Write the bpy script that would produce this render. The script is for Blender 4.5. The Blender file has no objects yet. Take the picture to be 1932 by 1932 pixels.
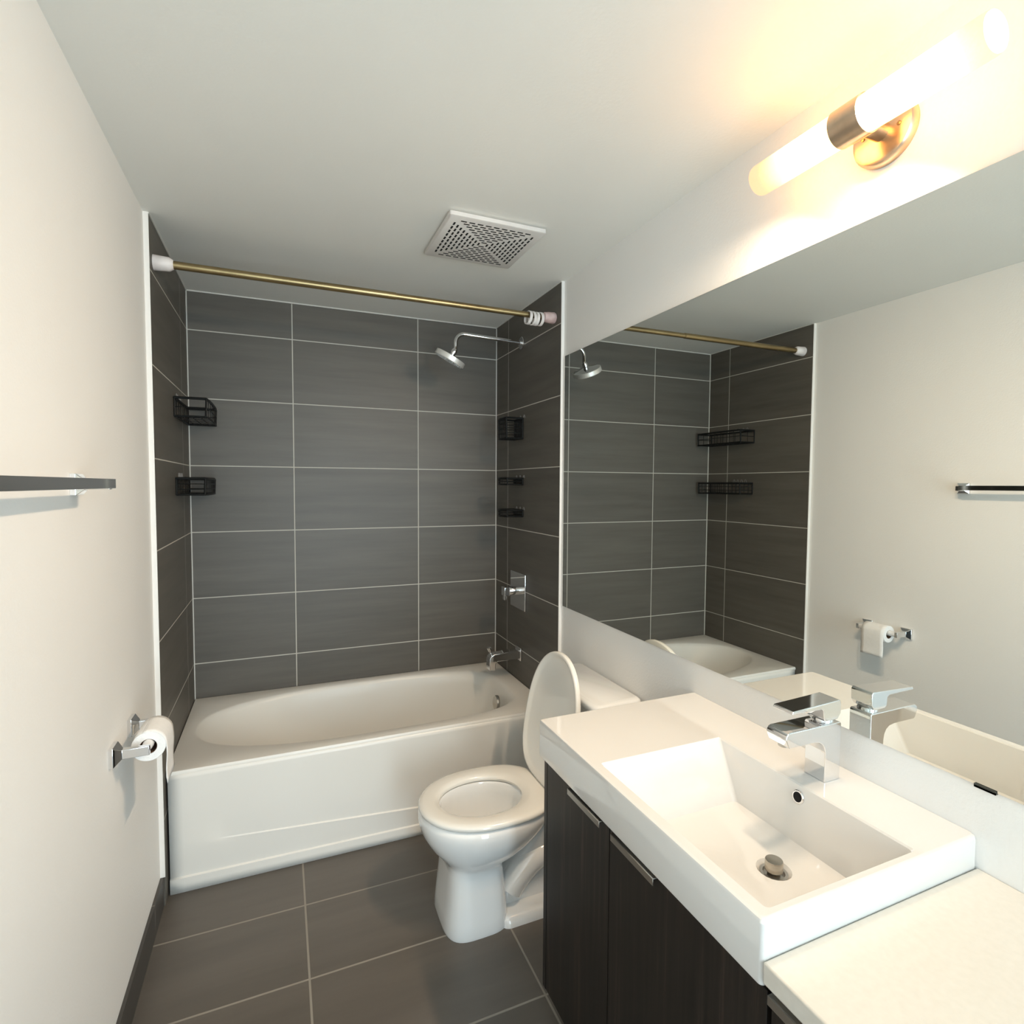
import bpy, bmesh, math, random
from mathutils import Vector, Matrix
random.seed(7)
C = bpy.context.scene.collection
sc = bpy.context.scene

# ------------------------------------------------------------------ camera
F, YAW, PITCH, ROLL = 1040.9094, 0.3974, -0.0486, 0.0055
cd = bpy.data.cameras.new('camera')
cam = bpy.data.objects.new('camera', cd); C.objects.link(cam); sc.camera = cam
cd.sensor_fit = 'HORIZONTAL'; cd.sensor_width = 36.0; cd.lens = 36.0 * F / 1932.0
cd.clip_start = 0.02; cd.clip_end = 50
fw = Vector((math.sin(YAW) * math.cos(PITCH), math.cos(YAW) * math.cos(PITCH), math.sin(PITCH)))
rt = Vector((math.cos(YAW), -math.sin(YAW), 0.0)); up = rt.cross(fw)
r2 = rt * math.cos(ROLL) + up * math.sin(ROLL); u2 = -rt * math.sin(ROLL) + up * math.cos(ROLL)
M = Matrix((r2, u2, -fw)).transposed().to_4x4()
M.translation = Vector((0.3785, -2.8806, 1.4325))
cam.matrix_world = M

# ------------------------------------------------------------------ world, light, exposure
wd = bpy.data.worlds.new('world'); sc.world = wd; wd.use_nodes = True
wd.node_tree.nodes['Background'].inputs[0].default_value = (0.75, 0.86, 1.0, 1)
wd.node_tree.nodes['Background'].inputs[1].default_value = 0.5
ld = bpy.data.lights.new('doorway_daylight', 'AREA'); ld.shape = 'RECTANGLE'
ld.size = 0.82; ld.size_y = 1.95; ld.energy = 60; ld.color = (0.74, 0.91, 1.0)
lo = bpy.data.objects.new('doorway_daylight', ld); C.objects.link(lo)
lo.location = (0.99, -4.68, 1.02); lo.rotation_euler = (math.radians(90), 0, 0)
LAMP = 6.0            # frosted glass
LAMP_COL = (1.0, 0.47, 0.12)
BULB = 6.2             # watts of each bulb inside its glass tube
BULB_COL = (1.0, 0.79, 0.58)
BULB_DIR = (-0.46, 0.40, -0.80)
vs = sc.view_settings
vs.view_transform = 'Standard'; vs.look = 'None'; vs.exposure = 0.0; vs.gamma = 1.0
vs.use_curve_mapping = False
sc.cycles.use_denoising = True
sc.cycles.max_bounces = 14; sc.cycles.diffuse_bounces = 8; sc.cycles.glossy_bounces = 8
sc.cycles.sample_clamp_indirect = 6.0
sc.cycles.caustics_reflective = True; sc.cycles.caustics_refractive = False

# ------------------------------------------------------------------ materials
def mat(name, col, rough=0.5, metal=0.0, coat=0.0, emit=None, strength=0.0, spec=0.5):
    m = bpy.data.materials.new(name); m.use_nodes = True
    b = m.node_tree.nodes['Principled BSDF']
    b.inputs['Base Color'].default_value = (*col, 1); b.inputs['Roughness'].default_value = rough
    b.inputs['Metallic'].default_value = metal; b.inputs['Coat Weight'].default_value = coat
    b.inputs['Coat Roughness'].default_value = 0.05
    b.inputs['Specular IOR Level'].default_value = spec
    if emit: b.inputs['Emission Color'].default_value = (*emit, 1); b.inputs['Emission Strength'].default_value = strength
    return m
def nd(m, t, **kw):
    n = m.node_tree.nodes.new(t)
    for k, v in kw.items(): setattr(n, k, v)
    return n
def lk(m, a, b): m.node_tree.links.new(a, b)
def math_n(m, op, a, b=None):
    n = nd(m, 'ShaderNodeMath', operation=op)
    for i, v in enumerate((a, b)):
        if v is None: continue
        if isinstance(v, (int, float)): n.inputs[i].default_value = v
        else: lk(m, v, n.inputs[i])
    return n.outputs[0]
def noisy(m, scale, lo, hi, vec_scale=(1, 1, 1), bump=0.0, detail=4, bscale=None):
    """base colour between lo and hi by noise, plus optional bump"""
    b = m.node_tree.nodes['Principled BSDF']
    tc = nd(m, 'ShaderNodeTexCoord'); mp = nd(m, 'ShaderNodeMapping'); mp.inputs['Scale'].default_value = vec_scale
    lk(m, tc.outputs['Object'], mp.inputs['Vector'])
    n = nd(m, 'ShaderNodeTexNoise'); n.inputs['Scale'].default_value = scale; n.inputs['Detail'].default_value = detail
    lk(m, mp.outputs[0], n.inputs['Vector'])
    r = nd(m, 'ShaderNodeValToRGB'); r.color_ramp.elements[0].position = 0.3; r.color_ramp.elements[1].position = 0.7
    r.color_ramp.elements[0].color = (*lo, 1); r.color_ramp.elements[1].color = (*hi, 1)
    lk(m, n.outputs[0], r.inputs[0]); lk(m, r.outputs[0], b.inputs['Base Color'])
    if bump:
        n2 = nd(m, 'ShaderNodeTexNoise'); n2.inputs['Scale'].default_value = bscale or scale; n2.inputs['Detail'].default_value = 3
        lk(m, mp.outputs[0], n2.inputs['Vector'])
        bp = nd(m, 'ShaderNodeBump'); bp.inputs['Strength'].default_value = bump; bp.inputs['Distance'].default_value = 0.002
        lk(m, n2.outputs[0], bp.inputs['Height']); lk(m, bp.outputs[0], b.inputs['Normal'])
    return m
def tile_mat(name, h, hoff, v, voff, gw, base, grout, streak, rough=0.45, hper=0.6096, vper=0.3048):
    m = mat(name, base, rough)
    b = m.node_tree.nodes['Principled BSDF']
    tc = nd(m, 'ShaderNodeTexCoord'); sp = nd(m, 'ShaderNodeSeparateXYZ'); lk(m, tc.outputs['Object'], sp.inputs[0])
    ho, vo = sp.outputs['XYZ'.index(h)], sp.outputs['XYZ'.index(v)]
    hs, vsx = math_n(m, 'SUBTRACT', ho, hoff), math_n(m, 'SUBTRACT', vo, voff)
    d = math_n(m, 'MINIMUM', math_n(m, 'PINGPONG', hs, hper / 2), math_n(m, 'PINGPONG', vsx, vper / 2))
    mr = nd(m, 'ShaderNodeMapRange'); mr.inputs[1].default_value = gw / 2 - 0.0006; mr.inputs[2].default_value = gw / 2 + 0.0006
    lk(m, d, mr.inputs[0])            # 0 in grout, 1 on tile
    hi_, vi_ = math_n(m, 'FLOOR', math_n(m, 'DIVIDE', hs, hper)), math_n(m, 'FLOOR', math_n(m, 'DIVIDE', vsx, vper))
    cb = nd(m, 'ShaderNodeCombineXYZ'); lk(m, hi_, cb.inputs[0]); lk(m, vi_, cb.inputs[1])
    wn = nd(m, 'ShaderNodeTexWhiteNoise'); lk(m, cb.outputs[0], wn.inputs['Vector'])
    mp = nd(m, 'ShaderNodeMapping'); mp.inputs['Scale'].default_value = streak; lk(m, tc.outputs['Object'], mp.inputs[0])
    off = nd(m, 'ShaderNodeVectorMath', operation='ADD'); lk(m, mp.outputs[0], off.inputs[0])
    sc_ = nd(m, 'ShaderNodeVectorMath', operation='SCALE'); sc_.inputs['Scale'].default_value = 9.0
    lk(m, wn.outputs['Color'], sc_.inputs[0]); lk(m, sc_.outputs[0], off.inputs[1])
    n = nd(m, 'ShaderNodeTexNoise'); n.inputs['Scale'].default_value = 1.0; n.inputs['Detail'].default_value = 6; n.inputs['Roughness'].default_value = 0.6
    lk(m, off.outputs[0], n.inputs['Vector'])
    k = math_n(m, 'ADD', math_n(m, 'MULTIPLY', n.outputs[0], 0.7), math_n(m, 'MULTIPLY', wn.outputs['Value'], 0.14))
    k = math_n(m, 'ADD', k, 0.58)
    vm = nd(m, 'ShaderNodeVectorMath', operation='SCALE'); vm.inputs[0].default_value = base; lk(m, k, vm.inputs['Scale'])
    mx = nd(m, 'ShaderNodeMix', data_type='RGBA'); lk(m, mr.outputs[0], mx.inputs[0])
    mx.inputs[6].default_value = (*grout, 1); lk(m, vm.outputs[0], mx.inputs[7]); lk(m, mx.outputs[2], b.inputs['Base Color'])
    rr = nd(m, 'ShaderNodeMapRange'); rr.inputs[3].default_value = 0.8; rr.inputs[4].default_value = rough; lk(m, mr.outputs[0], rr.inputs[0]); lk(m, rr.outputs[0], b.inputs['Roughness'])
    # shallow unevenness so that highlights smear, and recessed joints
    n3 = nd(m, 'ShaderNodeTexNoise'); n3.inputs['Scale'].default_value = 9.0; lk(m, tc.outputs['Object'], n3.inputs['Vector'])
    hgt = math_n(m, 'ADD', math_n(m, 'MULTIPLY', n3.outputs[0], 0.35), mr.outputs[0])
    bp = nd(m, 'ShaderNodeBump'); bp.inputs['Strength'].default_value = 0.35; bp.inputs['Distance'].default_value = 0.0012
    lk(m, hgt, bp.inputs['Height']); lk(m, bp.outputs[0], b.inputs['Normal'])
    return m

H = 2.2973
TILE = (0.122, 0.112, 0.097); GROUT = (0.56, 0.54, 0.49)
m_tile_b = tile_mat('tile_back', 'X', 0.4406, 'Z', 2.1231, 0.0045, TILE, GROUT, (1.6, 1.6, 22))
m_tile_s = tile_mat('tile_side', 'Y', -0.1724, 'Z', 2.1231, 0.0040, TILE, GROUT, (1.6, 1.6, 22))
m_tile_s.node_tree.nodes['Principled BSDF'].inputs['Specular IOR Level'].default_value = 0.25
m_floor = tile_mat('tile_floor', 'X', 0.4372, 'Y', -0.941, 0.006, (0.118, 0.103, 0.087), (0.27, 0.245, 0.21), (1.2, 9, 1.2), rough=0.38)
m_base = tile_mat('tile_base', 'Y', -0.9, 'Z', -1.0, 0.004, (0.06, 0.055, 0.05), (0.2, 0.18, 0.16), (1.2, 2, 9), vper=50)
m_wall = noisy(mat('paint_wall', (0.8, 0.78, 0.75), 0.55), 1.2, (0.83, 0.82, 0.80), (0.86, 0.85, 0.83), bump=0.25, bscale=160)
m_ceil = noisy(mat('paint_ceiling', (0.8, 0.78, 0.74), 0.7), 1.0, (0.80, 0.795, 0.755), (0.83, 0.825, 0.785), bump=0.2, bscale=120)
m_trim = mat('trim_white', (0.87, 0.85, 0.82), 0.35)
m_caulk = mat('caulk', (0.66, 0.65, 0.61), 0.5)
m_acr = noisy(mat('tub_acrylic', (0.8, 0.78, 0.74), 0.30, spec=0.4), 2, (0.81, 0.79, 0.745), (0.83, 0.81, 0.77))
m_porc = noisy(mat('porcelain', (0.85, 0.84, 0.8), 0.07, coat=1.0), 3, (0.86, 0.865, 0.86), (0.88, 0.885, 0.88))
m_plast = mat('seat_plastic', (0.84, 0.82, 0.77), 0.18, coat=0.4)
m_sink = noisy(mat('sink_ceramic', (0.88, 0.87, 0.84), 0.09, coat=0.8), 3, (0.70, 0.69, 0.67), (0.72, 0.71, 0.69))
m_quartz = noisy(mat('counter', (0.86, 0.84, 0.8), 0.22), 90, (0.66, 0.625, 0.56), (0.69, 0.655, 0.59))
m_chrome = noisy(mat('chrome', (0.8, 0.8, 0.8), 0.05, metal=1), 4, (0.78, 0.79, 0.80), (0.83, 0.83, 0.84))
m_steel = noisy(mat('brushed_steel', (0.6, 0.58, 0.55), 0.3, metal=1), 60, (0.50, 0.48, 0.45), (0.58, 0.56, 0.52), vec_scale=(1, 0.05, 1))
m_nickel = noisy(mat('satin_nickel', (0.62, 0.5, 0.36), 0.28, metal=1), 50, (0.56, 0.43, 0.31), (0.64, 0.50, 0.37))
m_pop = noisy(mat('stopper_metal', (0.5, 0.45, 0.38), 0.25, metal=1), 50, (0.44, 0.41, 0.36), (0.50, 0.46, 0.40))
m_satin = noisy(mat('satin_chrome', (0.8, 0.78, 0.74), 0.38, metal=0.5), 40, (0.82, 0.80, 0.76), (0.86, 0.84, 0.80))
m_glass_end = mat('glass_end', (0.9, 0.88, 0.84), 0.3, emit=(1.0, 0.86, 0.66), strength=1.6)
m_brass = noisy(mat('aged_brass', (0.5, 0.38, 0.16), 0.36, metal=1), 30, (0.27, 0.205, 0.105), (0.40, 0.31, 0.165), vec_scale=(0.2, 1, 1))
m_black = noisy(mat('black_metal', (0.008, 0.009, 0.009), 0.5, spec=0.2), 40, (0.006, 0.007, 0.007), (0.014, 0.015, 0.015))
m_hole = mat('dark_opening', (0.004, 0.004, 0.004), 0.9)
m_vent = noisy(mat('vent_plastic', (0.72, 0.69, 0.66), 0.4), 20, (0.66, 0.63, 0.61), (0.70, 0.68, 0.65))
m_ring = mat('ring_plastic', (0.82, 0.77, 0.74), 0.45)
m_cap = noisy(mat('cap_plastic', (0.75, 0.68, 0.66), 0.5), 25, (0.66, 0.60, 0.58), (0.80, 0.76, 0.75))
m_capp = noisy(mat('cap_pink', (0.6, 0.4, 0.38), 0.45), 30, (0.50, 0.33, 0.31), (0.72, 0.55, 0.52))
m_paper = noisy(mat('tissue', (0.86, 0.85, 0.84), 0.95), 60, (0.84, 0.83, 0.82), (0.88, 0.87, 0.86), bump=0.4, bscale=220)
m_core = mat('cardboard', (0.16, 0.09, 0.05), 0.9)
m_pad = mat('adhesive_pad', (0.30, 0.29, 0.28), 0.15)
m_roller = mat('roller_plastic', (0.75, 0.75, 0.75), 0.3)
m_water = mat('bowl_water', (0.52, 0.49, 0.44), 0.03)
m_mirror = mat('mirror_silver', (0.80, 0.825, 0.80), 0.0, metal=1)
m_medge = mat('mirror_edge', (0.03, 0.035, 0.03), 0.3)
# dark laminate with upright grain
m_wood = mat('dark_laminate', (0.03, 0.02, 0.018), 0.42, spec=0.35)
def wood(m):
    b = m.node_tree.nodes['Principled BSDF']
    tc = nd(m, 'ShaderNodeTexCoord'); mp = nd(m, 'ShaderNodeMapping'); mp.inputs['Scale'].default_value = (60, 60, 1.6)
    lk(m, tc.outputs['Object'], mp.inputs[0])
    n = nd(m, 'ShaderNodeTexNoise'); n.inputs['Scale'].default_value = 1; n.inputs['Detail'].default_value = 8; n.inputs['Roughness'].default_value = 0.7
    n.inputs['Distortion'].default_value = 0.4
    lk(m, mp.outputs[0], n.inputs['Vector'])
    r = nd(m, 'ShaderNodeValToRGB'); e = r.color_ramp.elements
    e[0].position = 0.35; e[0].color = (0.012, 0.0100, 0.0080, 1); e[1].position = 0.78; e[1].color = (0.080, 0.054, 0.042, 1)
    x = r.color_ramp.elements.new(0.56); x.color = (0.020, 0.0155, 0.0125, 1)
    lk(m, n.outputs[0], r.inputs[0]); lk(m, r.outputs[0], b.inputs['Base Color'])
wood(m_wood)
# frosted glass tubes of the lamp, hottest where the bulbs sit
YL, ZL, XL = -2.122, 2.135, 1.405
m_glow = mat('frosted_glass', (0.45, 0.42, 0.36), 0.4, emit=LAMP_COL, strength=LAMP)
def glow(m):
    b = m.node_tree.nodes['Principled BSDF']
    tc = nd(m, 'ShaderNodeTexCoord'); sp = nd(m, 'ShaderNodeSeparateXYZ'); lk(m, tc.outputs['Object'], sp.inputs[0])
    mr = nd(m, 'ShaderNodeMapRange'); mr.interpolation_type = 'SMOOTHSTEP'
    mr.inputs[1].default_value = 0.125; mr.inputs[2].default_value = 0.205
    mr.inputs[3].default_value = LAMP; mr.inputs[4].default_value = LAMP * 0.06
    lk(m, math_n(m, 'ABSOLUTE', sp.outputs[1]), mr.inputs[0]); lk(m, mr.outputs[0], b.inputs['Emission Strength'])
glow(m_glow)
def frosted(m):
    nt = m.node_tree; b = nt.nodes['Principled BSDF']; out = nt.nodes['Material Output']
    em = nd(m, 'ShaderNodeEmission'); em.inputs[0].default_value = (*LAMP_COL, 1)
    lk(m, b.inputs['Emission Strength'].links[0].from_socket, em.inputs[1])
    tr = nd(m, 'ShaderNodeBsdfTransparent'); tr.inputs[0].default_value = (0.94, 0.92, 0.88, 1)
    ad = nd(m, 'ShaderNodeAddShader')
    lk(m, tr.outputs[0], ad.inputs[0]); lk(m, em.outputs[0], ad.inputs[1]); lk(m, ad.outputs[0], out.inputs['Surface'])
    nt.nodes.remove(b)
frosted(m_glow)

# ------------------------------------------------------------------ mesh helpers
def box(bm, x0, x1, y0, y1, z0, z1):
    vs_ = [bm.verts.new(p) for p in ((x0, y0, z0), (x1, y0, z0), (x1, y1, z0), (x0, y1, z0), (x0, y0, z1), (x1, y0, z1), (x1, y1, z1), (x0, y1, z1))]
    for f in ((0, 3, 2, 1), (4, 5, 6, 7), (0, 1, 5, 4), (1, 2, 6, 5), (2, 3, 7, 6), (3, 0, 4, 7)):
        bm.faces.new([vs_[i] for i in f])
def loft(bm, rings, cap0=True, cap1=True, closed=False):
    vr = [[bm.verts.new(p) for p in r] for r in rings]
    n = len(vr[0]); pairs = list(zip(vr[:-1], vr[1:])) + ([(vr[-1], vr[0])] if closed else [])
    for a, b in pairs:
        for i in range(n):
            bm.faces.new((a[i], a[(i + 1) % n], b[(i + 1) % n], b[i]))
    if not closed:
        if cap0: bm.faces.new(list(reversed(vr[0])))
        if cap1: bm.faces.new(vr[-1])
def frame_of(d):
    d = d.normalized(); a = Vector((0, 0, 1)) if abs(d.z) < 0.9 else Vector((1, 0, 0))
    u = d.cross(a).normalized(); return u, d.cross(u).normalized()
def circ(c, d, r, n=24):
    u, v = frame_of(Vector(d)); c = Vector(c)
    return [c + (u * math.cos(2 * math.pi * i / n) + v * math.sin(2 * math.pi * i / n)) * r for i in range(n)]
def cyl(bm, p0, p1, r, n=24, r1=None):
    d = Vector(p1) - Vector(p0); loft(bm, [circ(p0, d, r, n), circ(p1, d, r if r1 is None else r1, n)])
def lathe(bm, c, d, prof, n=32, cap0=True, cap1=True):
    """prof: list of (distance along d, radius)"""
    c = Vector(c); d = Vector(d).normalized()
    loft(bm, [circ(c + d * s, d, r, n) for s, r in prof], cap0, cap1)
def tube(bm, pts, r, n=12, closed=False):
    pts = [Vector(p) for p in pts]; rings = []; N = len(pts); pu = None
    for i, p in enumerate(pts):
        if closed: d = pts[(i + 1) % N] - pts[i - 1]
        else: d = pts[min(i + 1, N - 1)] - pts[max(i - 1, 0)]
        d.normalize()
        if pu is None: u, v = frame_of(d)
        else:
            u = (pu - d * pu.dot(d)).normalized(); v = d.cross(u).normalized()
        pu = u
        rings.append([p + (u * math.cos(2 * math.pi * k / n) + v * math.sin(2 * math.pi * k / n)) * r for k in range(n)])
    loft(bm, rings, closed=closed)
def prism(bm, poly, axis, a, b):
    """poly: 2D outline; extruded along axis ('y': poly is (x,z))"""
    def P(p, t):
        return {'y': (p[0], t, p[1]), 'x': (t, p[0], p[1]), 'z': (p[0], p[1], t)}[axis]
    loft(bm, [[P(p, a) for p in poly], [P(p, b) for p in poly]])
def rrect(x0, x1, y0, y1, r, z, n=5):
    pts = []
    for cx, cy, a0 in ((x1 - r, y1 - r, 0), (x0 + r, y1 - r, 90), (x0 + r, y0 + r, 180), (x1 - r, y0 + r, 270)):
        for i in range(n + 1):
            a = math.radians(a0 + 90 * i / n); pts.append((cx + r * math.cos(a), cy + r * math.sin(a), z))
    return pts
ROOT = {}
def part(name, bm, m, parent=None, bevel=0.0, smooth=True, seg=3, label=None, sub=0, ang=35):
    bmesh.ops.recalc_face_normals(bm, faces=bm.faces)
    me = bpy.data.meshes.new(name); bm.to_mesh(me); bm.free()
    o = bpy.data.objects.new(name, me); C.objects.link(o)
    for mm in (m if isinstance(m, (list, tuple)) else [m]): me.materials.append(mm)
    if parent is not None:
        org = ROOT[parent.name]; me.transform(Matrix.Translation(-org)); o.parent = parent; ROOT[o.name] = org
    for p in me.polygons: p.use_smooth = smooth
    if bevel:
        b = o.modifiers.new('bevel', 'BEVEL'); b.width = bevel; b.segments = seg; b.limit_method = 'ANGLE'; b.angle_limit = math.radians(ang); b.harden_normals = False
    if sub:
        s = o.modifiers.new('sub', 'SUBSURF'); s.levels = sub; s.render_levels = sub
    if smooth: me.set_sharp_from_angle(angle=math.radians(ang))
    if label: o['label'] = label
    return o
def thing(name, loc, label, cat, group=None):
    o = bpy.data.objects.new(name, None); C.objects.link(o); o.location = loc; o.empty_display_size = 0.05
    ROOT[o.name] = Vector(loc); o['label'] = label; o['category'] = cat
    if group: o['group'] = group
    return o
def solo(o, label, cat, group=None):
    """give a one-mesh thing its tags and set its origin to its own base"""
    co = [v.co for v in o.data.vertices]
    c = Vector(((min(v.x for v in co) + max(v.x for v in co)) / 2, (min(v.y for v in co) + max(v.y for v in co)) / 2, min(v.z for v in co)))
    o.data.transform(Matrix.Translation(-c)); o.location = c
    o['label'] = label; o['category'] = cat
    if group: o['group'] = group
    return o
def struct(name, boxes, m, bevel=0.0):
    bm = bmesh.new()
    for b in boxes: box(bm, *b)
    o = part(name, bm, m, smooth=False, bevel=bevel); o['kind'] = 'structure'; return o

# ------------------------------------------------------------------ the room
W, T, XWL, XWR, YR = 1.4907, 0.7622, -0.0134, 1.5030, -4.60
struct('floor', [(-0.15, 1.65, YR - 0.1, 0.1, -0.1, 0.0)], m_floor)
struct('ceiling', [(-0.15, 1.65, YR - 0.1, 0.1, H, H + 0.1)], m_ceil)
struct('wall_back', [(-0.15, 1.65, 0.0, 0.1, 0, H)], m_tile_b)
struct('wall_alcove_left', [(-0.15, 0.0, -T, 0.0, 0, H)], m_tile_s)
struct('wall_alcove_right', [(W, 1.65, -T, 0.0, 0, H)], m_tile_s)
struct('wall_left', [(-0.15, XWL, YR, -T, 0, H)], m_wall)
struct('wall_right', [(XWR, 1.65, YR, -T, 0, H)], m_wall)
# wall behind the camera with the open doorway
DX0, DX1, DZ = 0.56, 1.42, 2.03
struct('wall_rear', [(XWL, DX0, YR - 0.1, YR, 0, H), (DX1, XWR, YR - 0.1, YR, 0, H), (DX0, DX1, YR - 0.1, YR, DZ, H)], m_wall)
struct('trim_1', [(XWL, 0.0012, -T - 0.003, -T + 0.0, 0.1014, H)], m_trim)
struct('trim_2', [(W - 0.0012, XWR, -T - 0.003, -T + 0.0, 0.0, H)], m_trim)
struct('trim_3', [(0, 0.004, -0.004, 0, 0.43, H)], m_caulk)
struct('trim_4', [(W - 0.004, W, -0.004, 0, 0.43, H)], m_caulk)
struct('trim_5', [(0.0, W, -0.004, 0, H - 0.005, H)], m_caulk)
struct('trim_6', [(0.0, 0.003, -T, -0.004, H - 0.003, H), (W - 0.003, W, -T, -0.004, H - 0.003, H)], m_caulk)
struct('trim_7', [(DX0 - 0.06, DX0, YR, YR + 0.015, 0.0, DZ + 0.06), (DX1, DX1 + 0.06, YR, YR + 0.015, 0, DZ + 0.06), (DX0, DX1, YR, YR + 0.015, DZ, DZ + 0.06)], m_trim)
struct('baseboard_left', [(XWL, XWL + 0.009, YR + 0.015, -T - 0.003, 0.0, 0.1014)], m_base)

# ------------------------------------------------------------------ bathtub
TZ, TA = 0.437, 0.7176
def sup(x0, x1, y0, y1, z, nl, nr, n=64):
    xm, ym = (x0 + x1) / 2, (y0 + y1) / 2; out = []
    for i in range(n):
        t = 2 * math.pi * i / n; c, s = math.cos(t), math.sin(t); e = nr if c >= 0 else nl
        out.append((xm + (x1 - x0) / 2 * math.copysign(abs(c) ** (2 / e), c), ym + (y1 - y0) / 2 * math.copysign(abs(s) ** (2 / e), s), z))
    return out
tub = thing('bathtub', (0.745, -TA / 2, 0), 'long cream white bathtub filling the dark tiled alcove', 'bathtub')
def outer(x0, x1, y0, y1, z, n=64):
    # outer rectangle sampled with the same angles as the basin
    xm, ym = (x0 + x1) / 2, (y0 + y1) / 2; out = []
    for i in range(n):
        t = 2 * math.pi * i / n; c, s = math.cos(t), math.sin(t); k = 1 / max(abs(c), abs(s))
        out.append((xm + (x1 - x0) / 2 * c * k, ym + (y1 - y0) / 2 * s * k, z))
    return out
bm = bmesh.new()
X0, X1, Y0, Y1 = 0.003, W - 0.003, -TA, -0.004
rings = [outer(X0 + 0.02, X1 - 0.02, Y0 + 0.03, Y1 - 0.01, TZ - 0.05), outer(X0, X1, Y0 + 0.012, Y1, TZ - 0.03), outer(X0, X1, Y0 + 0.001, Y1, TZ - 0.016), outer(X0, X1, Y0, Y1, TZ - 0.008),
         outer(X0, X1, Y0 + 0.004, Y1, TZ - 0.001), outer(X0 + 0.003, X1 - 0.003, Y0 + 0.014, Y1 - 0.003, TZ)]
bx0, bx1, by0, by1 = 0.055, 1.395, -0.655, -0.062
rings += [sup(bx0 - 0.008, bx1 + 0.010, by0 - 0.008, by1 + 0.006, TZ, 2.5, 4.2), sup(bx0, bx1, by0, by1, TZ - 0.004, 2.4, 4.0)]
for k, (dz, dl, dr, df, db) in enumerate(((0.02, .012, .008, .006, .006), (0.06, .05, .016, .014, .014), (0.12, .11, .024, .024, .024), (0.20, .20, .036, .036, .036), (0.28, .29, .055, .05, .05), (0.335, .36, .085, .075, .075), (0.36, .44, .14, .12, .12))):
    rings.append(sup(bx0 + dl, bx1 - dr, by0 + df, by1 - db, TZ - dz, 2.4, 3.6 if dz < 0.3 else 3.0))
loft(bm, rings, cap0=False)
part('basin', bm, m_acr, tub, ang=50)
# apron with its raised lower panel and toe strip
bm = bmesh.new()
def upper(x): return 0.167 - 0.066 * (x - 0.1) if x > 0.1 else 0.167
xs = [0.006, 0.05, 0.10] + [0.10 + (W - 0.01 - 0.10) * i / 24 for i in range(1, 25)]
cols = []
for x in xs:
    u = upper(x); k = min(1.0, max(0.0, (x - 0.1) / 0.5)) ** 0.5; b2 = 0.052 - 0.011 * x
    prof = [(TZ - 0.012, 0.0005), (TZ - 0.03, 0.002), (u + 0.10, 0.006), (u + 0.003, 0.008), (u - 0.001, 0.008 - 0.005 * k), (u - 0.02, 0.0085 - 0.004 * k), (b2 + 0.004, 0.0075 - 0.001 * k), (b2, 0.001), (b2 - 0.02, 0.0), (0.001, 0.0)]
    cols.append([bm.verts.new((x, -TA + d, z)) for z, d in prof])
for a, b in zip(cols[:-1], cols[1:]):
    for i in range(len(a) - 1): bm.faces.new((a[i], b[i], b[i + 1], a[i + 1]))
ap = part('apron', bm, m_acr, tub, ang=18)
so = ap.modifiers.new('solid', 'SOLIDIFY'); so.thickness = 0.006; so.offset = -1
bm = bmesh.new(); lathe(bm, (1.352, -0.40, 0.365), (-1, 0, 0.12), [(0, 0.02), (0.004, 0.034), (0.012, 0.035), (0.018, 0.031), (0.021, 0.012)])
part('overflow_plate', bm, m_steel, tub, label='round brushed metal overflow plate')
bm = bmesh.new(); lathe(bm, (1.16, -0.36, 0.0775), (0, 0, 1), [(0, 0.034), (0.003, 0.033), (0.004, 0.02), (0.009, 0.018), (0.010, 0.004)])
part('drain', bm, m_chrome, tub, label='chrome tub drain')

# tub spout
sp = thing('tub_spout', (W, -0.34, 0.53), 'square chrome tub spout on the right tiled wall above the tub end', 'tub spout')
bm = bmesh.new()
prism(bm, [(W - 0.006, 0.60), (1.345, 0.594), (1.328, 0.586), (1.320, 0.572), (1.320, 0.515), (1.350, 0.513), (1.352, 0.545), (1.362, 0.556), (W - 0.006, 0.556)], 'y', -0.365, -0.315)
part('spout', bm, m_chrome, sp, bevel=0.003)
bm = bmesh.new(); box(bm, W - 0.010, W, -0.374, -0.306, 0.546, 0.612)
part('wall_flange', bm, m_chrome, sp, bevel=0.003)
bm = bmesh.new(); cyl(bm, (1.336, -0.34, 0.592), (1.331, -0.34, 0.606), 0.005, 16); cyl(bm, (1.331, -0.34, 0.606), (1.324, -0.34, 0.624), 0.009, 16, 0.011)
part('diverter_knob', bm, m_chrome, sp)

# shower valve
va = thing('shower_valve', (W, -0.328, 0.90), 'chrome shower valve with tall square plate on the right tiled wall', 'shower valve')
bm = bmesh.new(); box(bm, W - 0.011, W, -0.425, -0.240, 0.808, 0.991)
part('wall_plate', bm, m_chrome, va, bevel=0.003)
bm = bmesh.new(); lathe(bm, (W - 0.011, -0.34, 0.902), (-1, 0, 0), [(0, 0.022), (0.05, 0.022), (0.053, 0.020)])
part('valve_stem', bm, m_chrome, va)
bm = bmesh.new(); box(bm, 1.398, 1.428, -0.362, -0.318, 0.880, 0.924); box(bm, 1.402, 1.414, -0.352, -0.328, 0.858, 0.925)
part('lever', bm, m_chrome, va, bevel=0.003)

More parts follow.
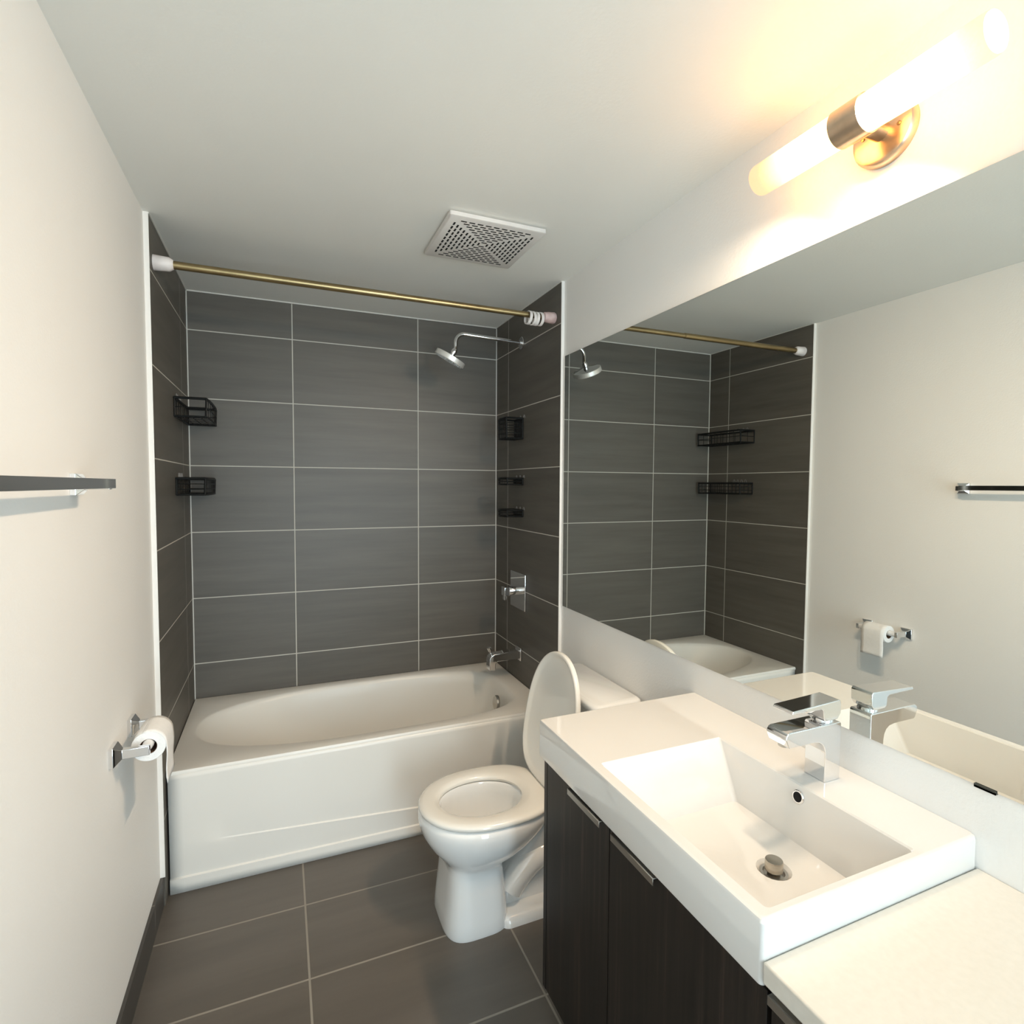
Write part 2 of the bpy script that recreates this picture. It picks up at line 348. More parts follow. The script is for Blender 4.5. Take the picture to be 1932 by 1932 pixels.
# shower head on its arm
sh = thing('wall_shower', (W, -0.349, 2.13), 'round chrome rain shower head on a long arm from the right tiled wall', 'shower head')
bm = bmesh.new(); lathe(bm, (W, -0.349, 2.134), (-1, 0, 0), [(0, 0.030), (0.006, 0.030), (0.008, 0.028)])
part('flange', bm, m_chrome, sh)
EX = 1.150
pts = [(W - 0.006, -0.349, 2.134), (EX + 0.045, -0.345, 2.146)]
for i in range(1, 9):
    a = math.radians(90 * i / 8); pts.append((EX + 0.045 - 0.045 * math.sin(a), -0.344, 2.101 + 0.045 * math.cos(a)))
pts.append((EX, -0.344, 2.066))
bm = bmesh.new(); tube(bm, pts, 0.0095, 16)
part('shower_arm', bm, m_chrome, sh)
hn = Vector((-0.43, 0.24, -0.86)).normalized(); hc = Vector((1.128, -0.335, 2.034))
bm = bmesh.new(); lathe(bm, Vector((EX, -0.344, 2.072)), hc - Vector((EX, -0.344, 2.072)), [(0, 0.011), (0.010, 0.0145), (0.020, 0.0145), (0.032, 0.010)])
lathe(bm, hc - hn * 0.018, hn, [(0, 0.012), (0.006, 0.035), (0.010, 0.066), (0.012, 0.0725)], 48, cap1=False)
part('head', bm, m_chrome, sh)
bm = bmesh.new(); lathe(bm, hc - hn * 0.018, hn, [(0.012, 0.0725), (0.013, 0.0745), (0.034, 0.0755), (0.037, 0.073)], 48, cap0=False, cap1=False)
part('rim', bm, m_satin, sh, label='pale satin rim of the shower head')
bm = bmesh.new(); lathe(bm, hc + hn * 0.0165, hn, [(0, 0.073), (0.0020, 0.070)], 48)
for rr_, k in ((0.02, 8), (0.036, 14), (0.052, 20), (0.064, 26)):
    u, v = frame_of(hn)
    for i in range(k):
        a = 2 * math.pi * i / k; c = hc + hn * 0.018 + (u * math.cos(a) + v * math.sin(a)) * rr_
        cyl(bm, c, c + hn * 0.0022, 0.0016, 6)
part('spray_face', bm, m_steel, sh, label='grey spray face with small nozzles')

# ------------------------------------------------------------------ shower rod with its rings
RY, RZ = -0.700, 2.163
rod = thing('shower_rod', (W / 2, RY, RZ), 'aged brass tension rod spanning the tub alcove below the ceiling', 'shower rod')
bm = bmesh.new(); cyl(bm, (0.045, RY, RZ), (0.80, RY, RZ - 0.002), 0.0135, 28); cyl(bm, (0.78, RY, RZ - 0.002), (1.45, RY, RZ - 0.004), 0.0118, 28)
part('tube', bm, m_brass, rod)
bm = bmesh.new(); lathe(bm, (0.001, RY, RZ), (1, 0, 0), [(0, 0.025), (0.02, 0.024), (0.046, 0.0225), (0.050, 0.020), (0.058, 0.015)])
part('end_cap', bm, m_cap, rod, label='whitish rubber end cap at the left wall')
bm = bmesh.new(); lathe(bm, (W - 0.001, RY, RZ - 0.004), (-1, 0, 0), [(0, 0.022), (0.006, 0.025), (0.03, 0.023), (0.052, 0.020), (0.056, 0.013)])
part('end_cap', bm, m_capp, rod, label='pinkish rubber end cap at the right wall')
def ring_mesh(rr, w, t, flat):
    bm = bmesh.new(); n = 40; R = []
    for dx, dr in ((-w / 2, 0), (-w / 2 * 0.8, t), (w / 2 * 0.8, t), (w / 2, 0)):
        R.append([(dx, (rr + dr) * math.sin(2 * math.pi * i / n), (rr * flat + dr) * math.cos(2 * math.pi * i / n)) for i in range(n)])
    loft(bm, R, closed=True)
    bmesh.ops.recalc_face_normals(bm, faces=bm.faces)
    me = bpy.data.meshes.new('curtain_ring'); bm.to_mesh(me); bm.free(); me.materials.append(m_ring)
    for p in me.polygons: p.use_smooth = True
    me.set_sharp_from_angle(angle=math.radians(40)); return me
rme = ring_mesh(0.0260, 0.0135, 0.0028, 1.0)
ring0 = bpy.data.objects.new('curtain_ring', rme)
rl = ['white plastic curtain ring on the brass rod, nearest the middle of the rod', 'white plastic curtain ring, second from the middle of the rod', 'white plastic curtain ring, third from the middle of the rod', 'white plastic curtain ring pushed against the pinkish end cap']
for i, (dx, tl, dz, yw) in enumerate(((-0.003, 0.10, -0.0125, 0.10), (0.015, -0.05, -0.0135, 0.16), (0.0325, 0.06, -0.0140, 0.04), (0.0505, -0.03, -0.0130, 0.14))):
    o = ring0 if i == 0 else ring0.copy()
    C.objects.link(o); o.location = (1.368 + dx, RY, RZ - 0.003 + dz); o.rotation_euler = (0, tl, yw)
    o['label'] = rl[i]; o['category'] = 'curtain ring'; o['group'] = 'white rings bunched at the right end of the rod'

# ------------------------------------------------------------------ wire baskets
def basket(side, d, y0, y1, z0, z1, label, cross=7, rails=2, front_curve=0.0, group=None, hooks=4, hookz=0.018, zb=None):
    """side +1: on the left tiled wall (x grows outwards), -1: on the right one"""
    xw = 0.0 if side > 0 else W
    X = lambda a: xw + side * a
    t = thing('shower_basket', (xw, (y0 + y1) / 2, z0), label, 'basket', group)
    n = 9
    def front(k):   # bowed front edge
        s = k / (n - 1); return d - front_curve * (2 * s - 1) ** 2, y0 + (y1 - y0) * s
    def loop(z, ins=0.0):
        p = [(X(0.004), y0 + ins, z)]
        p += [(X(front(k)[0] - ins), min(max(front(k)[1], y0 + ins), y1 - ins), z) for k in range(n)]
        return p + [(X(0.004), y1 - ins, z)]
    bm = bmesh.new()
    for z, r in ((z1, 0.0052), (z0, 0.0040)):
        p = loop(z); tube(bm, p, r, 8); tube(bm, [p[-1], p[0]], r, 8)
    for k in (0, n - 1):
        a, b = front(k); tube(bm, [(X(a), b, z1), (X(a - 0.003), b, z0)], 0.0040, 8)
    for y in (y0, y1): tube(bm, [(X(0.004), y, z1), (X(0.004), y, z0)], 0.0032, 8)
    part('frame', bm, m_black, t)
    bm = bmesh.new()
    for i in range(1, rails + 1):
        tube(bm, loop(z0 + (z1 - z0) * i / (rails + 1)), 0.0020, 6)
    for i in range(1, cross):
        k = (n - 1) * i / cross; a0, b0 = front(int(k)); a1, b1 = front(min(int(k) + 1, n - 1)); f = k - int(k)
        a, b = a0 + (a1 - a0) * f, b0 + (b1 - b0) * f
        tube(bm, [(X(a), b, z1), (X(a - 0.001), b, z0), (X(0.004), b, z0), (X(0.004), b, z1)], 0.0018, 6)
    for i in range(1, 4):
        x = d * i / 4; tube(bm, [(X(x), y0, z0), (X(x), y1, z0)], 0.0015, 6)
    part('wires', bm, m_black, t)
    yc, hw = y0 + min(0.10, (y1 - y0) * 0.3), 0.045
    for i in range(hooks):
        bm = bmesh.new(); y = yc - hw + 2 * hw * i / max(1, hooks - 1)
        pp = [(X(0.003), y - 0.008, z1 + 0.002)] + [(X(0.004), y - 0.008 * math.cos(math.pi * j / 6), z1 + 0.004 + hookz * math.sin(math.pi * j / 6)) for j in range(7)]
        tube(bm, pp, 0.0012, 6)
        part('wall_hook', bm, m_pad, t, label='clear plastic adhesive hook')
    return t
basket(1, 0.118, -0.385, -0.030, 1.695, 1.766, 'upper black wire basket on the left tiled wall', rails=1, front_curve=0.004, group='wire baskets on the left tiled wall')
basket(1, 0.108, -0.380, -0.032, 1.388, 1.452, 'lower black wire basket on the left tiled wall, beneath another', rails=2, cross=11, front_curve=0.004, group='wire baskets on the left tiled wall')
basket(-1, 0.092, -0.372, -0.270, 1.664, 1.762, 'tall small black wire caddy on the right tiled wall, topmost of three', rails=3, cross=9, hooks=3, hookz=0.012, group='wire shelves on the right tiled wall')
basket(-1, 0.104, -0.376, -0.265, 1.436, 1.466, 'middle black wire soap shelf on the right tiled wall', rails=1, cross=12, front_curve=0.016, hooks=3, hookz=0.012, group='wire shelves on the right tiled wall')
basket(-1, 0.104, -0.378, -0.265, 1.278, 1.308, 'lowest black wire soap shelf on the right tiled wall', rails=1, cross=12, front_curve=0.016, hooks=3, hookz=0.012, group='wire shelves on the right tiled wall')

# ------------------------------------------------------------------ ceiling exhaust vent
VX0, VX1, VY0, VY1 = 0.880, 1.214, -1.174, -0.840
vt = thing('ceiling_vent', ((VX0 + VX1) / 2, (VY0 + VY1) / 2, H), 'square white exhaust fan grille with slotted triangles on the ceiling', 'vent')
bm = bmesh.new(); zt = H - 0.013
loft(bm, [rrect(VX0 + 0.012, VX1 - 0.012, VY0 + 0.012, VY1 - 0.012, 0.004, H), rrect(VX0 + 0.006, VX1 - 0.006, VY0 + 0.006, VY1 - 0.006, 0.004, H - 0.004), rrect(VX0, VX1, VY0, VY1, 0.005, H - 0.006), rrect(VX0, VX1, VY0, VY1, 0.005, H - 0.018), rrect(VX0 + 0.003, VX1 - 0.003, VY0 + 0.003, VY1 - 0.003, 0.005, H - 0.020)])
part('grille', bm, m_vent, vt, label='white plastic grille plate')
bm = bmesh.new(); cx, cy = (VX0 + VX1) / 2, (VY0 + VY1) / 2
zs = H - 0.0203
for q in range(4):
    ca, sa = round(math.cos(q * math.pi / 2)), round(math.sin(q * math.pi / 2))
    for row in range(9):
        rad = 0.0155 + row * 0.0153; k = row + 1; pitch = 0.0282
        for j in range(k):
            s = (j - (k - 1) / 2) * pitch
            hl, hw = 0.0098, 0.0032
            loc = [(-hl + s, rad - hw), (hl + s, rad - hw), (hl + s, rad + hw), (-hl + s, rad + hw)]
            P = [(cx + a * ca - b * sa, cy + a * sa + b * ca) for a, b in loc]
            loft(bm, [[(x, y, zs + 0.006) for x, y in P], [(x, y, zs) for x, y in P]])
part('slots', bm, m_hole, vt, smooth=False, label='dark slots in four triangles')

# ------------------------------------------------------------------ toilet
YC = -1.172
toi = thing('toilet', (1.15, YC, 0), 'white two-piece toilet with raised lid between bathtub and vanity', 'toilet')
def egg(xf, xm, xb, hw, z, e=2.0, n=48, eb=None):
    out = []
    for i in range(n):
        t = 2 * math.pi * i / n; c, s = math.cos(t), math.sin(t); ee = e if c < 0 or eb is None else eb
        a = (xm - xf) if c < 0 else (xb - xm)
        out.append((xm + a * math.copysign(abs(c) ** (2 / ee), c), YC + hw * math.copysign(abs(s) ** (2 / ee), s), z))
    return out
bm = bmesh.new()
R = [egg(0.842, 0.95, 1.060, 0.128, 0.0, 3.6), egg(0.840, 0.95, 1.060, 0.131, 0.012, 3.6), egg(0.846, 0.95, 1.055, 0.127, 0.05, 3.8), egg(0.854, 0.95, 1.048, 0.120, 0.12, 4.0),
     egg(0.860, 0.95, 1.042, 0.115, 0.185, 4.0), egg(0.860, 0.95, 1.045, 0.115, 0.205, 3.4), egg(0.850, 0.96, 1.08, 0.124, 0.222, 2.8), egg(0.832, 0.97, 1.13, 0.140, 0.240, 2.4),
     egg(0.804, 0.98, 1.18, 0.160, 0.270, 2.15), egg(0.786, 0.99, 1.22, 0.173, 0.305, 2.1), egg(0.778, 0.99, 1.25, 0.179, 0.335, 2.1), egg(0.778, 0.99, 1.26, 0.179, 0.352, 2.1), egg(0.782, 0.99, 1.26, 0.176, 0.366, 2.1), egg(0.790, 0.99, 1.25, 0.170, 0.370, 2.1),
     egg(0.848, 0.98, 1.135, 0.112, 0.370, 2.1), egg(0.852, 0.98, 1.130, 0.109, 0.362, 2.1), egg(0.854, 0.98, 1.130, 0.110, 0.33, 2.1), egg(0.864, 0.98, 1.122, 0.103, 0.27, 2.0), egg(0.888, 0.985, 1.095, 0.085, 0.21, 2.0), egg(0.930, 0.985, 1.045, 0.050, 0.165, 2.0)]
loft(bm, R)
# rear body, foot plate and trapway bulges
def yrect(x0, x1, hw, r, z): return rrect(x0, x1, YC - hw, YC + hw, r, z, 5)
loft(bm, [yrect(1.02, 1.34, 0.128, 0.03, 0.0), yrect(1.02, 1.34, 0.126, 0.03, 0.022), yrect(1.025, 1.33, 0.114, 0.03, 0.034)])
loft(bm, [yrect(1.03, 1.30, 0.062, 0.03, 0.02), yrect(1.035, 1.32, 0.066, 0.03, 0.12), yrect(1.115, 1.36, 0.075, 0.03, 0.20), yrect(1.15, 1.43, 0.095, 0.03, 0.27), yrect(1.17, 1.43, 0.095, 0.03, 0.32)])
loft(bm, [yrect(1.165, 1.465, 0.105, 0.03, 0.29), yrect(1.16, 1.475, 0.115, 0.03, 0.345), yrect(1.16, 1.475, 0.115, 0.03, 0.362), yrect(1.165, 1.47, 0.110, 0.03, 0.368)])
for sgn in (-1, 1):
    P = []
    for i in range(25):
        a = i / 24; P.append((1.07 + 0.24 * a, YC + sgn * 0.050, 0.080 + 0.095 * math.sin(math.pi * min(1, a * 0.92)) ** 0.9))
    tube(bm, P, 0.048, 16)
part('bowl', bm, m_porc, toi, ang=60)
bm = bmesh.new(); loft(bm, [egg(0.862, 0.98, 1.124, 0.104, 0.247, 2.0), egg(0.880, 0.985, 1.118, 0.094, 0.2475, 2.0), egg(0.93, 0.99, 1.06, 0.04, 0.2476, 2.0)])
bm.free()
bm = bmesh.new(); vsx_ = [bm.verts.new(p) for p in egg(0.889, 0.985, 1.094, 0.084, 0.212, 2.0)]; bm.faces.new(vsx_)
part('water', bm, m_water, toi, label='still water in the bowl')
bm = bmesh.new(); zt0, zt1 = 0.374, 0.394
def seat_ring(k, z): # k 0 outer .. 1 inner
    A = egg(0.779, 1.0, 1.225, 0.179, z, 2.1, eb=2.8); B = egg(0.846, 0.99, 1.130, 0.112, z, 2.05)
    return [(a[0] + (b[0] - a[0]) * k, a[1] + (b[1] - a[1]) * k, z) for a, b in zip(A, B)]
loft(bm, [seat_ring(0.04, zt0), seat_ring(-0.01, zt0 + 0.004), seat_ring(0.0, zt0 + 0.012), seat_ring(0.08, zt1 - 0.003), seat_ring(0.25, zt1), seat_ring(0.70, zt1 - 0.001), seat_ring(0.92, zt1 - 0.005), seat_ring(1.0, zt0 + 0.008), seat_ring(0.98, zt0)], closed=True)
part('seat', bm, m_plast, toi, ang=60)
# raised lid leaning back on the tank
hx, hz = 1.214, 0.392; tx, tz = 1.300, 0.838
ldv = Vector((tx - hx, 0, tz - hz)); LL = ldv.length; ldv.normalize(); lnv = Vector((-ldv.z, 0, ldv.x))  # faces the camera side
def lidr(s, w, grow=0.0, n=48):
    out = []
    for i in range(n):
        t = 2 * math.pi * i / n; c, sn = math.cos(t), math.sin(t); e = 2.1 if c > 0 else 3.2
        um = 0.225; a = (LL - um) if c > 0 else um
        uu = um + (a - s) * math.copysign(abs(c) ** (2 / e), c); vv = (0.182 - s) * math.copysign(abs(sn) ** (2 / e), sn)
        p = Vector((hx, YC, hz)) + ldv * uu + lnv * w; out.append((p.x, YC + vv, p.z))
    return out
bm = bmesh.new()
loft(bm, [lidr(0.03, -0.004), lidr(0.008, -0.002), lidr(0.001, 0.002), lidr(0.0, 0.008), lidr(0.002, 0.016), lidr(0.006, 0.018), lidr(0.012, 0.017), lidr(0.018, 0.010), lidr(0.03, 0.006), lidr(0.10, 0.004)])
part('seat_lid', bm, m_plast, toi, ang=50)
for s in (-0.07, 0.07):
    bm = bmesh.new(); cyl(bm, (1.214, YC + s - 0.02, 0.384), (1.214, YC + s + 0.02, 0.384), 0.010, 16); box(bm, 1.20, 1.235, YC + s - 0.014, YC + s + 0.014, 0.366, 0.384)
    part('hinge', bm, m_plast, toi)
TY0, TY1 = -1.378, -0.950
bm = bmesh.new()
loft(bm, [rrect(1.335, 1.485, TY0 + 0.035, TY1 - 0.035, 0.03, 0.362), rrect(1.325, 1.488, TY0 + 0.022, TY1 - 0.022, 0.03, 0.40), rrect(1.314, 1.490, TY0 + 0.010, TY1 - 0.010, 0.03, 0.60), rrect(1.312, 1.490, TY0 + 0.008, TY1 - 0.008, 0.03, 0.686)])
part('tank', bm, m_porc, toi, ang=50)
bm = bmesh.new()
loft(bm, [rrect(1.312, 1.491, TY0 + 0.006, TY1 - 0.006, 0.028, 0.686), rrect(1.303, 1.495, TY0, TY1, 0.03, 0.692), rrect(1.302, 1.495, TY0 - 0.001, TY1 + 0.001, 0.03, 0.706), rrect(1.305, 1.493, TY0 + 0.003, TY1 - 0.003, 0.028, 0.714), rrect(1.315, 1.486, TY0 + 0.013, TY1 - 0.013, 0.024, 0.718)])
part('tank_lid', bm, m_porc, toi, ang=60)
bm = bmesh.new(); cyl(bm, (1.312, -0.99, 0.65), (1.298, -0.99, 0.65), 0.012, 16); box(bm, 1.290, 1.298, -1.05, -0.98, 0.643, 0.657)
part('flush_lever', bm, m_chrome, toi, bevel=0.002, label='chrome flush lever')

# ------------------------------------------------------------------ vanity cabinets
CX = 1.012
SY0, SY1, SX, SZ = -2.3300, -1.6000, 0.996, 0.821
def cabinet(y0, y1, ztop, label, doors, name='vanity_cabinet', zplinth=0.09):
    t = thing(name, ((CX + XWR) / 2, (y0 + y1) / 2, 0), label, 'cabinet', 'dark vanity cabinets in a row')
    bm = bmesh.new(); d = CX + 0.019
    box(bm, d, XWR - 0.004, y0, y0 + 0.016, zplinth, ztop); box(bm, CX if y1 > -1.7 else d, XWR - 0.004, y1 - 0.016, y1, zplinth, ztop)
    box(bm, d, XWR - 0.004, y0 + 0.016, y1 - 0.016, zplinth, zplinth + 0.016)
    box(bm, XWR - 0.010, XWR - 0.004, y0 + 0.016, y1 - 0.016, zplinth + 0.016, ztop)
    box(bm, d, d + 0.016, y0 + 0.016, y1 - 0.016, ztop - 0.062, ztop - 0.036)
    part('carcass', bm, m_wood, t, smooth=False)
    bm = bmesh.new(); box(bm, CX + 0.065, CX + 0.08, y0, y1, 0.0, zplinth); part('plinth', bm, m_wood, t, smooth=False)
    for (a, b, hy0, hy1) in doors:
        bm = bmesh.new(); box(bm, CX, CX + 0.018, a, b, zplinth + 0.002, ztop - 0.012)
        dr = part('door', bm, m_wood, t, bevel=0.0008, seg=1, smooth=False)
        bm = bmesh.new(); zt = ztop - 0.012
        box(bm, CX - 0.012, CX + 0.016, hy0, hy1, zt, zt + 0.0022); box(bm, CX - 0.0135, CX - 0.0115, hy0, hy1, zt - 0.012, zt + 0.0022)
        part('handle', bm, m_steel, dr, bevel=0.0006, seg=1, label='thin brushed metal edge pull')
    return t
cabinet(SY0 + 0.002, SY1 - 0.003, 0.722, 'dark brown woodgrain vanity cabinet under the white sink', [(-1.914, -1.621, -1.894, -1.752), (SY0 + 0.004, -1.917, -2.080, -1.938)])
cabinet(-3.10, SY0 - 0.002, 0.730, 'dark brown woodgrain cabinet under the lower white counter', [(-2.71, -2.334, -2.60, -2.338), (-3.096, -2.713, -2.85, -2.735)])

# lower countertop
bm = bmesh.new(); box(bm, 0.996, XWR - 0.001, -3.10, SY0 - 0.001, 0.732, 0.764)
o = part('countertop', bm, m_quartz, bevel=0.003); solo(o, 'smooth white counter lower than the sink, running along the mirror wall', 'countertop')

# sink slab with its rectangular basin
sk = thing('sink', ((SX + XWR) / 2, (SY0 + SY1) / 2, 0.724), 'thick white rectangular sink slab on the dark vanity', 'sink')
BX0, BX1, BY0, BY1 = 1.0235, 1.3560, -2.3110, -1.8640
XE = XWR - 0.0005
bm = bmesh.new(); dcx, dcy = 1.2440, -2.1300
def circ5(r, z):  # circle with the vertex order of rrect
    pts = []
    for a0 in (0, 90, 180, 270):
        for i in range(6):
            a = math.radians(a0 + 90 * i / 5 * 0.9999); pts.append((dcx + r * math.cos(a), dcy + r * math.sin(a), z))
    return pts
def rr2(x0, x1, y0, y1, r, z): return rrect(x0, x1, y0, y1, r, z, 5)
def botq(z0, z1, *a):  # basin floor loop, sloped in y towards the drain
    return rr2(*a, z0)
R = [rr2(SX + 0.02, XE - 0.002, SY0 + 0.02, SY1 - 0.02, 0.008, 0.728), rr2(SX + 0.001, XE, SY0 + 0.001, SY1 - 0.001, 0.007, 0.7245), rr2(SX, XE, SY0, SY1, 0.007, 0.730), rr2(SX, XE, SY0, SY1, 0.007, SZ - 0.006),
     rr2(SX + 0.002, XE, SY0 + 0.002, SY1 - 0.002, 0.007, SZ - 0.0018), rr2(SX + 0.006, XE, SY0 + 0.006, SY1 - 0.006, 0.007, SZ), rr2(SX + 0.0075, XE - 0.001, SY0 + 0.0075, SY1 - 0.0075, 0.007, SZ), rr2(BX0 - 0.0045, BX1 + 0.0045, BY0 - 0.0045, BY1 + 0.0045, 0.008, SZ),
     rr2(BX0 - 0.003, BX1 + 0.003, BY0 - 0.003, BY1 + 0.003, 0.008, SZ), rr2(BX0, BX1, BY0, BY1, 0.007, SZ - 0.003),
     rr2(BX0 + 0.024, 1.3350, BY0 + 0.014, -1.9400, 0.010, 0.709), rr2(BX0 + 0.034, 1.3270, BY0 + 0.022, -1.9520, 0.012, 0.7035), circ5(0.060, 0.7000), circ5(0.032, 0.6975), circ5(0.0265, 0.690), circ5(0.022, 0.683), circ5(0.010, 0.681)]
loft(bm, R, cap0=False)
part('basin_slab', bm, m_sink, sk, ang=28)
bm = bmesh.new(); lathe(bm, (dcx, dcy, 0.682), (0, 0, 1), [(0, 0.024), (0.004, 0.026), (0.010, 0.0255), (0.010, 0.020), (0.004, 0.019)], 32)
part('drain_ring', bm, m_steel, sk)
bm = bmesh.new(); lathe(bm, (dcx, dcy, 0.684), (0, 0, 1), [(0, 0.012), (0.012, 0.012), (0.013, 0.0165), (0.030, 0.0165), (0.032, 0.0155), (0.0325, 0.004)], 32)
part('drain_stopper', bm, m_pop, sk, label='raised metal pop-up drain stopper')
ovn = Vector((-1, 0, 0.19)).normalized(); ovc = Vector((1.3508, -2.0925, 0.7965))
bm = bmesh.new(); lathe(bm, ovc - ovn * 0.001, ovn, [(0, 0.0135), (0.003, 0.0135), (0.0045, 0.012), (0.0045, 0.010), (0.002, 0.0095)], 32, cap1=False)
part('overflow_ring', bm, m_chrome, sk, label='small chrome overflow ring')
bm = bmesh.new(); lathe(bm, ovc, ovn, [(0, 0.0098), (0.0022, 0.0098)], 24)
part('overflow_hole', bm, m_hole, sk, label='dark overflow hole')

# faucet
fa = thing('faucet', (1.43, -2.082, SZ), 'square chrome single lever faucet on the sink deck by the mirror', 'faucet')
FY0, FY1 = -2.1065, -2.0580
bm = bmesh.new()
poly = [(1.4070, SZ), (1.4520, SZ), (1.4520, 0.9400), (1.4490, 0.9435), (1.3050, 0.9435), (1.2990, 0.9415), (1.2955, 0.9370), (1.2940, 0.9300), (1.3015, 0.9140), (1.3060, 0.9110), (1.3400, 0.9110), (1.3750, 0.9105), (1.3900, 0.9080), (1.3990, 0.9020), (1.4050, 0.8920), (1.4070, 0.8800)]
prism(bm, poly, 'y', FY0, FY1)
part('spout_body', bm, m_chrome, fa, bevel=0.0018, ang=25)
bm = bmesh.new(); cyl(bm, (1.318, -2.082, 0.912), (1.318, -2.082, 0.906), 0.012, 24)
part('aerator', bm, m_steel, fa)
bm = bmesh.new(); lathe(bm, (1.428, -2.082, 0.9425), (0, 0, 1), [(0, 0.020), (0.005, 0.020), (0.008, 0.018)], 32)
part('collar', bm, m_chrome, fa)
bm = bmesh.new()
prism(bm, [(1.405, 0.950), (1.440, 0.950), (1.4500, 0.962), (1.4500, 0.986), (1.446, 0.9905), (1.405, 0.9885), (1.312, 0.9850), (1.310, 0.9785), (1.392, 0.9775), (1.398, 0.9740), (1.400, 0.956)], 'y', FY0 + 0.0005, FY1 - 0.0005)
part('lever', bm, m_chrome, fa, bevel=0.0016, ang=25)

# ------------------------------------------------------------------ mirror
mi = thing('wall_mirror', (1.5, -2.04, 0.9121), 'large frameless mirror along the right wall above the sink', 'mirror')
bm = bmesh.new(); MX = 1.4980
box(bm, MX, XWR, -3.30, -0.7840, 0.9121, 1.9798)
bm.faces.ensure_lookup_table()
for f in bm.faces:
    f.material_index = 0 if f.calc_center_median().x < MX + 0.0005 else 1
part('glass', bm, [m_mirror, m_medge], mi, smooth=False)
for y in (-2.340, -1.20, -3.10):
    bm = bmesh.new(); box(bm, MX - 0.003, XWR, y - 0.016, y + 0.016, 0.9085, 0.9121); box(bm, MX - 0.003, MX - 0.0008, y - 0.016, y + 0.016, 0.9085, 0.9150)
    if y == -2.340: part('clip', bm, m_medge, mi, smooth=False, label='dark metal clip at the bottom edge')
    else: bm.free()

# ------------------------------------------------------------------ wall lamp
la = thing('wall_lamp', (XWR, YL, ZL), 'lit double tube lamp with metal holder on the wall above the mirror', 'lamp')
bm = bmesh.new(); lathe(bm, (XWR, YL, ZL), (-1, 0, 0), [(0, 0.062), (0.012, 0.062), (0.018, 0.058), (0.020, 0.052)], 48)
part('wall_plate', bm, m_nickel, la, label='round satin metal wall plate')
for dy, dz in ((-0.036, -0.004), (0.036, 0.004)):
    bm = bmesh.new(); lathe(bm, (XWR - 0.0195, YL + dy, ZL + dz), (-1, 0, 0), [(0, 0.004), (0.002, 0.004), (0.003, 0.002)], 16)
    part('screw', bm, m_brass, la)
bm = bmesh.new(); cyl(bm, (XWR - 0.018, YL, ZL), (XL + 0.020, YL, ZL), 0.018, 32)
part('arm', bm, m_nickel, la)
bm = bmesh.new(); lathe(bm, (XL, YL - 0.030, ZL), (0, 1, 0), [(0, 0.033), (0.001, 0.0365), (0.059, 0.0365), (0.060, 0.033)], 48)
part('socket_holder', bm, m_nickel, la, label='satin metal sleeve between the two glass tubes')
for s in (-1, 1):
    bm = bmesh.new(); lathe(bm, (XL, YL + s * 0.0285, ZL), (0, s, 0), [(0, 0.0335)] + [(0.02 * i, 0.0335) for i in range(1, 10)] + [(0.194, 0.0335), (0.198, 0.0325), (0.200, 0.030)], 48)
    gt = part('glass_tube', bm, m_glow, la, label='glowing frosted glass tube nearer the bathtub' if s > 0 else 'glowing frosted glass tube nearer the camera')
    # the bulb inside this tube, shining down into the room
    bl = bpy.data.lights.new('bulb', 'AREA'); bl.shape = 'RECTANGLE'; bl.size = 0.13; bl.size_y = 0.045; bl.energy = BULB; bl.color = BULB_COL; bl.spread = math.radians(140)
    bo = bpy.data.objects.new('bulb', bl); C.objects.link(bo); bo.parent = la
    bo.rotation_mode = 'QUATERNION'
    zz = -Vector(BULB_DIR).normalized(); xx = (Vector((0, 1, 0)) - zz * zz.y).normalized(); yy = zz.cross(xx)
    bo.rotation_quaternion = Matrix((xx, yy, zz)).transposed().to_quaternion()
    bo.location = Vector((XL, YL + s * 0.115, ZL)) - Vector((XWR, YL, ZL))
    if s > 0: continue
    bm = bmesh.new(); lathe(bm, (XL, YL + s * 0.2284, ZL), (0, s, 0), [(0, 0.0310), (0.0025, 0.0310), (0.0035, 0.0295)], 48)
    part('end_disc', bm, m_glass_end, gt, label='bright glass disc closing the tube')

# ------------------------------------------------------------------ towel bar
tb = thing('towel_bar', (XWL, -1.80, 1.43), 'square chrome towel bar on the left wall', 'towel bar')
bm = bmesh.new(); box(bm, 0.052, 0.064, -2.125, -1.505, 1.4212, 1.4412)
part('bar', bm, m_chrome, tb, bevel=0.0012)
for y in (-1.487, -2.085):
    bm = bmesh.new(); zc = 1.429
    def sq(x, h, y=y, zc=zc): return [(x, y - h, zc - h), (x, y + h, zc - h), (x, y + h, zc + h), (x, y - h, zc + h)]
    yy = y if y < -2 else y - 0.032
    loft(bm, [sq(XWL, 0.0225), sq(XWL + 0.010, 0.0225), sq(XWL + 0.013, 0.0195), sq(XWL + 0.022, 0.0105), sq(0.0535, 0.0100, y=y - 0.012)])
    part('bracket', bm, m_chrome, tb, bevel=0.001, ang=25)

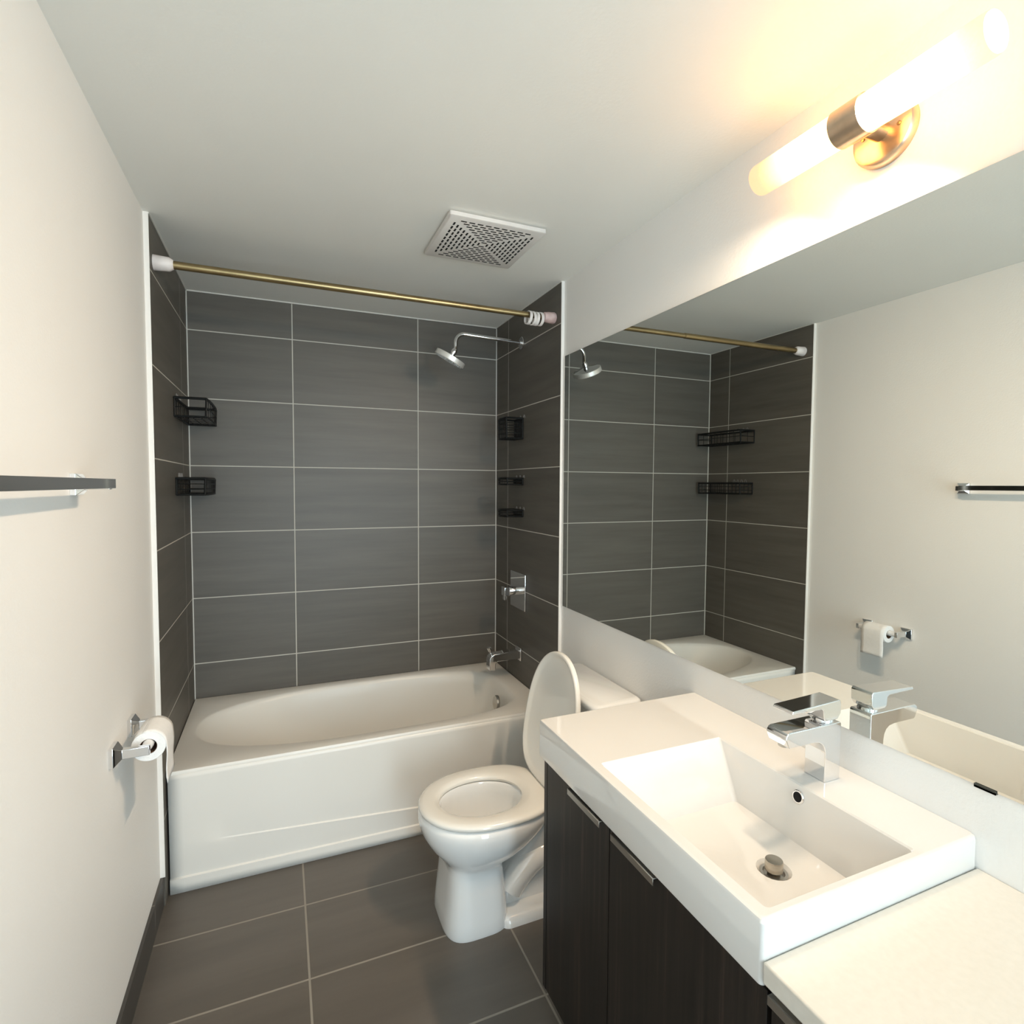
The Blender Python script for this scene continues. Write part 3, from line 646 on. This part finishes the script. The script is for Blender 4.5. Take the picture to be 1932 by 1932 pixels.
# ------------------------------------------------------------------ toilet paper
TPZ, TPX = 0.766, 0.058
th = thing('toilet_paper_holder', (XWL, -1.19, TPZ), 'chrome two-post toilet paper holder on the left wall', 'paper holder')
for y in (-1.284, -1.104):
    bm = bmesh.new()
    def sq(x, h, h2=None, y=y): 
        h2 = h2 or h; return [(x, y - h, TPZ - h2), (x, y + h, TPZ - h2), (x, y + h, TPZ + h2), (x, y - h, TPZ + h2)]
    loft(bm, [sq(XWL, 0.0240), sq(XWL + 0.010, 0.0240), sq(XWL + 0.013, 0.021), sq(XWL + 0.024, 0.0085, 0.0115), sq(0.068, 0.0060, 0.0115)])
    part('post', bm, m_chrome, th, bevel=0.001, ang=25)
bm = bmesh.new(); cyl(bm, (TPX, -1.280, TPZ), (TPX, -1.108, TPZ), 0.0085, 24); lathe(bm, (TPX, -1.278, TPZ), (0, 1, 0), [(0, 0.010), (0.02, 0.012), (0.03, 0.0125), (0.142, 0.0125), (0.152, 0.012), (0.168, 0.010)], 24)
part('roller', bm, m_roller, th, label='white spring roller through the paper core')
tr = thing('toilet_paper_roll', (TPX, -1.195, TPZ - 0.04), 'white toilet paper roll with hanging sheet on the chrome holder', 'toilet paper')
RO, RI, RA, RB = 0.0385, 0.0195, -1.2490, -1.1440
bm = bmesh.new(); cz = TPZ - 0.0065
lathe(bm, (TPX, RA, cz), (0, 1, 0), [(0, RI), (0, RO - 0.001), (0.0015, RO), (RB - RA - 0.0015, RO), (RB - RA, RO - 0.001), (RB - RA, RI)], 64, cap0=False, cap1=False)
part('roll', bm, m_paper, tr)
bm = bmesh.new()
loft(bm, [circ((TPX, RA + 0.001, cz), (0, 1, 0), RI, 48), circ((TPX, RB - 0.001, cz), (0, 1, 0), RI, 48), circ((TPX, RB - 0.001, cz), (0, 1, 0), RI - 0.0012, 48), circ((TPX, RA + 0.001, cz), (0, 1, 0), RI - 0.0012, 48)], closed=True)
part('core', bm, m_core, tr, label='brown cardboard core')
bm = bmesh.new(); prof = []
for i in range(9):
    a = math.radians(110 - 110 * i / 8); q_ = RO - 0.0003 + 0.0009 * min(1, i / 3); prof.append((TPX + q_ * math.cos(a), cz + q_ * math.sin(a)))
for i in range(1, 9): prof.append((TPX + RO + 0.0006 + 0.0012 * math.sin(i * 0.9), cz - 0.105 * i / 8))
ro_ = [[(x, RA + (RB - RA) * k / 6, z) for k in range(7)] for x, z in prof]
gv = [[bm.verts.new(p) for p in r] for r in ro_]
for a, b in zip(gv[:-1], gv[1:]):
    for i in range(6): bm.faces.new((a[i], a[i + 1], b[i + 1], b[i]))
shh = part('loose_sheet', bm, m_paper, tr, ang=60); so = shh.modifiers.new('s', 'SOLIDIFY'); so.thickness = 0.0008; so.offset = 0
